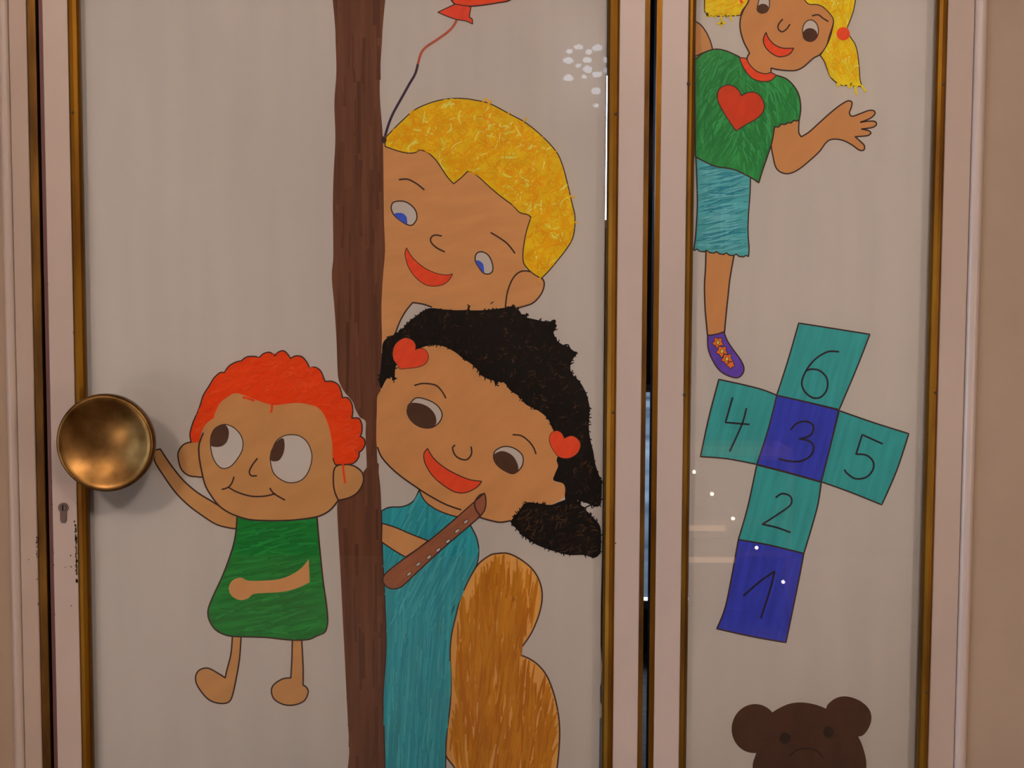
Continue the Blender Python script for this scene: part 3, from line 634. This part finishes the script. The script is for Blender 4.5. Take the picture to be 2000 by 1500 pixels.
for cx, cy, r in ((1402, 669, 11.5), (1410, 686, 12), (1420, 701, 12), (1427, 712, 8.5)):
    pts = []
    for i in range(10):
        a = 2 * math.pi * i / 10 + .4; q = r if i % 2 == 0 else r * .66
        pts.append((cx + q * math.cos(a), cy + q * math.sin(a)))
    g.fill('shoe_flower', pts, OFL, 4, 1.3)
    if r > 9: g.fill('flower_centre', ell(cx, cy, 3.2, 4.2, 20, 8), YFL, 5, 1)
hem = [(1462, 501, 1)]
for i in range(11):
    x0 = 1462 - i * 9.6; y0 = 501 - i * 1.25; hem += [(x0 - 4.8, y0 + 1.5 - 3.4 * (i % 2 == 0)), (x0 - 9.6, y0 - .6 + 1.2)]
skp = g.fill('skirt', [(1359, 306, 1), (1398, 318), (1433, 326), (1466, 340, 1), (1465, 376), (1462, 418), (1461, 453), (1463, 485)] + hem + [(1355, 487, 1), (1359, 456), (1362, 392)], marker('skirt_blue_pen', (62, 120, 118), .18, 84, 9, 110, k=1.12), 3, 2.6)
g.scribble('pen_streaks', skp, 170, 50, 2.6, 80, 6, [marker('skirt_blue_dark', (36, 96, 104), .1, k=1.1), marker('skirt_blue_light', (84, 132, 130), .1, k=1.1)], 4, inset=3, bend=.1, seed=43)
g.fill('waving_arm', [(1508, 245, 1), (1535, 225), (1561, 230, 1), (1560, 258), (1565, 267, 1), (1580, 258), (1600, 240), (1620, 222), (1640, 206), (1656, 197), (1664, 200), (1662, 212), (1659, 220), (1664, 227), (1680, 222), (1696, 216), (1706, 216), (1709, 222), (1700, 231), (1680, 239, 1), (1692, 237), (1708, 237), (1712, 243), (1704, 249), (1682, 252, 1), (1696, 255), (1701, 260), (1694, 265), (1670, 267, 1), (1678, 274), (1688, 284), (1687, 293), (1678, 293), (1664, 283), (1646, 274), (1626, 272), (1614, 278), (1602, 294), (1590, 306), (1564, 328), (1545, 338), (1529, 338), (1516, 328), (1510, 306), (1506, 280)], SK4, 3, 2.8)
shp = g.fill('shirt', [(1357, 117, 1), (1370, 106), (1384, 99), (1400, 96), (1420, 100), (1444, 111, 1), (1460, 135), (1490, 150), (1516, 147, 1), (1536, 154), (1552, 170), (1561, 188), (1564, 212), (1561, 234, 1), (1556, 236), (1550, 235, 1), (1545, 240), (1540, 239, 1), (1533, 243), (1526, 242, 1), (1520, 248), (1513, 247, 1), (1508, 276), (1500, 302), (1490, 331), (1482, 357, 1), (1465, 346), (1433, 331), (1398, 325), (1375, 315), (1358, 306, 1)], marker('shirt_green_pen', (36, 102, 48), .2, 20, 9, 90, k=1.1), 4.9, 2.8)
g.scribble('pen_streaks', shp, 330, 46, 2.8, lambda x, y: 30 if x < 1440 else -20, 16, [marker('shirt_green_dark', (28, 90, 42), .1, k=1.1), marker('shirt_green_light', (46, 114, 60), .1, k=1.1)], 5.2, inset=3, bend=.15, weights=[2, 1], seed=45)
g.fill('neck_and_face', [(1470, -30), (1463, 0), (1452, 20), (1446, 38), (1446, 58), (1452, 80), (1460, 96), (1464, 104, 1), (1459, 114), (1464, 130), (1484, 146), (1506, 146, 1), (1506, 133, 1), (1520, 136), (1540, 138), (1556, 137), (1570, 130), (1588, 114), (1602, 106), (1614, 90), (1620, 70), (1626, 52), (1628, 40), (1622, 20), (1600, -10), (1560, -30), (1510, -40)], SK4, 6.2, 2.8)
g.fill('collar', [(1444, 112, 1), (1458, 114, 1), (1464, 126), (1478, 139), (1494, 144), (1506, 142), (1516, 147, 1), (1506, 157), (1488, 159), (1468, 152), (1452, 132)], RED, 7, 2)
g.fill('shirt_heart', [(1438, 256, 1), (1420, 230), (1406, 206), (1401, 190), (1405, 174), (1420, 166), (1434, 169), (1444, 178), (1448, 187, 1), (1460, 181), (1476, 181), (1488, 192), (1493, 208), (1488, 222), (1476, 233), (1456, 244)], marker('heart_red_pen', (172, 48, 24), .07, 30, 40, 60), 6.6, 2)
pr = g.fill('pigtail', [(1570, -10), (1578, 7), (1596, 9), (1608, 14), (1622, 28), (1628, 40), (1626, 56), (1621, 74), (1614, 90), (1602, 108, 1), (1610, 120), (1616, 136), (1622, 150), (1632, 160), (1642, 166), (1660, 167), (1684, 169, 1), (1680, 156), (1678, 130), (1675, 104), (1670, 86), (1662, 74), (1655, 62), (1655, 54), (1662, 36), (1668, 16), (1670, -10), (1655, -50), (1590, -50)], YE2, 7.2, 2)
g.scribble('hair_strokes', pr, 230, 22, 3, 15, 40, [YE2, YO2, YPA], 8.1, bend=.3, weights=[2, 3, .8], seed=42)
g.fill('hair_bobble', ell(1647, 66, 13, 13), RED, 9.6)
for a in ([(1408, 30), (1410, 42), (1408, 52)], [(1400, 46), (1418, 44)], [(1426, 30), (1430, 40)], [(1670, 166), (1673, 185)], [(1682, 166), (1692, 180)], [(1656, 166), (1660, 172)]):
    g.pen('hair_wisp', a, 4, YE2, 9.2)
g.pen('hair_wisp', [(1446, 0), (1450, 6)], 5, RED, 9.2)
rnd = random.Random(9); mbw = MB()
for i in range(34):
    x = rnd.uniform(1380, 1446) if i < 20 else rnd.uniform(1636, 1684); y = 30 if i < 20 else 166
    g.ribbon([Vector((x, y - 5)), Vector((x + rnd.uniform(-2, 2), y)), Vector((x + rnd.uniform(-4, 4), y + rnd.uniform(1, 5)))], 3, 9.3, False, mbw, True)
tag(mbw.build('hair_fringe', YE2, g.root), kind='stuff')
g.fill('eye_white', [(1486, -8), (1500, -6), (1503, 8), (1499, 21), (1488, 26), (1479, 20), (1481, 6)], WHITE, 7.2, 2)
g.fill('iris', ell(1490, 17, 11.5, 9.5), EYB, 8)
g.fill('eye_white', ell(1583, 60, 15.5, 21), WHITE, 7.2, 2)
g.fill('iris', ell(1582, 68.5, 14.5, 13.5), EYB, 8)
g.fill('mouth', [(1496, 63, 1), (1502, 76), (1514, 88), (1530, 94), (1550, 94, 1), (1544, 104), (1532, 110), (1518, 110), (1502, 100), (1493, 88), (1491, 76)], RED, 7.2, 2.2)
g.stroke([(1586, 31), (1598, 29), (1608, 36), (1618, 42)], 3); g.stroke([(1529, 37), (1521, 47), (1520, 56), (1527, 62), (1536, 57), (1543, 47)], 3)
g.done()

# hopscotch
HT = marker('hopscotch_teal_pen', (44, 114, 108), .13, 14, 10, 90, k=1.12); HB = marker('hopscotch_blue_pen', (42, 46, 124), .14, 14, 10, 90, k=1.12)
DG = plain('digit_black_pen', alb(34, 26, 34), .6, spec=.2)
g = Figure('drawn_hopscotch', 'teal and blue hopscotch course numbered one to six', s2, 1470, 1255)
sq = {'6': [(1560, 631, 1), (1630, 642), (1699, 653, 1), (1682, 697), (1665, 739), (1639, 800, 1), (1575, 785), (1517, 772, 1), (1539, 704)],
      '4': [(1404, 741, 1), (1450, 751), (1489, 761), (1517, 772, 1), (1500, 840), (1478, 907, 1), (1420, 896), (1368, 892, 1), (1385, 813)],
      '3': [(1517, 772, 1), (1575, 785), (1638, 801, 1), (1623, 867), (1604, 941, 1), (1540, 923), (1478, 907, 1), (1500, 840)],
      '5': [(1639, 802, 1), (1705, 825), (1775, 847, 1), (1751, 920), (1722, 986, 1), (1660, 961), (1604, 941, 1), (1623, 867)],
      '2': [(1478, 908, 1), (1540, 924), (1604, 942, 1), (1596, 992), (1570, 1081, 1), (1500, 1064), (1442, 1054, 1), (1460, 992)],
      '1': [(1442, 1054, 1), (1500, 1064), (1570, 1081, 1), (1558, 1144), (1535, 1255, 1), (1472, 1244), (1400, 1228, 1), (1416, 1188), (1428, 1132)]}
for i, (d, pts) in enumerate(sq.items()):
    g.fill('hopscotch_square', pts, HB if d in '31' else HT, 1 + .1 * i, 3, label=('blue' if d in '31' else 'teal') + ' square with the number ' + d)
digits = {'6': [[(1639, 687), (1617, 687), (1593, 701), (1575, 723), (1566, 747), (1572, 765), (1588, 777), (1604, 775), (1615, 760), (1615, 739), (1601, 724), (1585, 721), (1575, 724)]],
          '4': [[(1431, 776, 1), (1417, 825, 1), (1464, 829, 1)], [(1458, 797), (1449, 829), (1425, 882)]],
          '3': [[(1544, 840), (1556, 827), (1575, 823), (1588, 831), (1587, 845), (1577, 853), (1561, 857, 1), (1580, 861), (1589, 872), (1585, 888), (1567, 900), (1543, 901), (1521, 896)]],
          '5': [[(1724, 867, 1), (1684, 849, 1), (1672, 887, 1), (1692, 889), (1705, 901), (1705, 917), (1692, 932), (1671, 935), (1655, 925), (1649, 917)]],
          '2': [[(1515, 972), (1528, 964), (1544, 970), (1544, 986), (1520, 1004), (1489, 1024, 1), (1516, 1030), (1544, 1040)]],
          '1': [[(1452, 1164), (1484, 1136), (1513, 1116, 1), (1504, 1152), (1486, 1208)]]}
for d, strokes in digits.items():
    mb = MB()
    for st in strokes: g.ribbon(curve(st, False, 6), 3.6, 4, mb=mb)
    mb.build('digit', DG, g.root)
g.done()

# bear
g = Figure('drawn_bear', 'dark brown bear head with round ears below the hopscotch', s2, 1580, 1500)
BE = marker('bear_brown_pen', (52, 25, 15), .12, 10, 20, 40, k=1.2); BED = plain('bear_black_pen', alb(24, 12, 8), .7, spec=.2)
g.fill('ear', ell(1474, 1423, 45, 48, 10, 18), BE, 1)
g.fill('ear', [(1614, 1382), (1624, 1369), (1640, 1361), (1659, 1361), (1680, 1369), (1696, 1383), (1702, 1399), (1699, 1417), (1688, 1434), (1675, 1439), (1640, 1440), (1615, 1410)], BE, 1)
g.fill('head', [(1478, 1467), (1490, 1420), (1504, 1396), (1522, 1383), (1544, 1374), (1568, 1372), (1592, 1376), (1611, 1383), (1645, 1400), (1675, 1437), (1688, 1468), (1692, 1500), (1680, 1570), (1580, 1610), (1485, 1570), (1470, 1500)], BE, 2)
g.fill('eye', ell(1533, 1442, 11, 11), BED, 3); g.fill('eye', ell(1618, 1430, 10, 11), BED, 3)
g.pen('muzzle_line', [(1542, 1476), (1557, 1465), (1576, 1462), (1595, 1466), (1608, 1481)], 3, BED, 3)
g.done()

# ------------------------------------------------------------------ lamps of the room, added fill lamps, added shelf reflected in the narrow door
GLOBE = emit_mat('opal_globe_lit', (1.0, 0.745, 0.605), LAMP)
def pendant(x, y, z, r, label):
    root = empty('pendant_lamp', (x, y, H)); tag(root, label, 'lamp', 'pendant lamps of the room')
    prof = [(r * math.sin(math.pi * i / 20), -r * math.cos(math.pi * i / 20)) for i in range(21)]
    MB().lathe(prof, (x, y, z), axis='z', seg=32).build('globe', GLOBE, root, smooth=True)
    MB().tube([(x, y, z + r - .005), (x, y, H - .02)], .006).build('rod', M['brass'], root)
    MB().lathe([(0, -.03), (.04, -.025), (.05, 0), (0, 0)], (x, y, H), axis='z', seg=24).build('ceiling_rose', M['brass'], root)
    return root
pendant(-1.45, -3.2, 2.64, .145, 'warm opal globe lamp hanging before the wide door')
pendant(0.62, -3.2, 2.66, .160, 'warm opal globe lamp hanging before the narrow door')
def fill_floor_lamp(x, y, z, r, label):  # unseen lamps added to brighten the lower part of the doors
    root = empty('fill_floor_lamp', (x, y, 0)); tag(root, label, 'lamp')
    MB().lathe([(0, .025), (.10, .022), (.13, .008), (.13, 0), (0, 0)], (x, y, 0), axis='z', seg=32).build('base', M['brass'], root, smooth=True)
    MB().tube([(x, y, .02), (x, y, z - r + .005)], .011, 12).build('pole', M['brass'], root, smooth=True)
    MB().lathe([(r * math.sin(math.pi * i / 20), -r * math.cos(math.pi * i / 20)) for i in range(21)], (x, y, z), axis='z', seg=32).build('globe', GLOBE, root, smooth=True)
fill_floor_lamp(1.98, -2.25, .95, .10, 'added globe fill lamp out of view by the right side wall')
fill_floor_lamp(-1.75, -1.75, .60, .06, 'small low added fill lamp, unseen, on the floor left of the camera')

# unseen lit shelf, added so strips and bulbs glint in the narrow door
SY = -2.9
sh = empty('glint_shelf', (.76, SY - .15, 0)); tag(sh, 'added low wooden shelf with warm strips for reflected glints, behind the camera', 'shelf')
WOOD = noise_mat('brown_shelf_wood', (.22, .10, .04), (.32, .16, .07), scale=(4, 30, 30), rough=.5)
z1, z2 = mirrored(1390, 1032, SY).z, mirrored(1390, 1094, SY).z
for x in (.46, 1.03): MB().box(x, x + .02, SY - .3, SY, 0, .68).build('side', WOOD, sh)
for z in (.66, z1 + .03, z2 + .03): MB().box(.48, 1.03, SY - .3, SY, z - .018, z).build('board', WOOD, sh)
MB().box(.46, 1.05, SY - .31, SY - .3, 0, .68).build('back_panel', WOOD, sh)
STRIP = emit_mat('warm_glint_strip', (1.0, .62, .35), 1.2)
for z, x1 in ((z1, .80), (z2, .84)): MB().box(.49, x1, SY - .03, SY - .006, z - .012, z + .008).build('glint_strip', STRIP, sh)
BULB = emit_mat('small_bulb_lit', (1.0, .85, .7), 15)
sp = [mirrored(px, py, SY + .02) for px, py in ((1356, 922), (1391, 965), (1432, 1013), (1478, 1070), (1530, 1137))]
ls = empty('light_string', sp[-1]); tag(ls, 'string of five small bulbs draped over the front of the shelf', 'light string')
MB().tube([(p.x, SY + .012, p.z) for p in sp] + [(sp[-1].x + .03, SY + .015, .004)], .003, 6).build('cord', M['black'], ls)
for p in sp:
    r = .007; MB().lathe([(r * math.sin(math.pi * i / 8), -r * math.cos(math.pi * i / 8)) for i in range(9)], (p.x, SY + .02, p.z), axis='z', seg=12).build('bulb', BULB, ls, smooth=True)
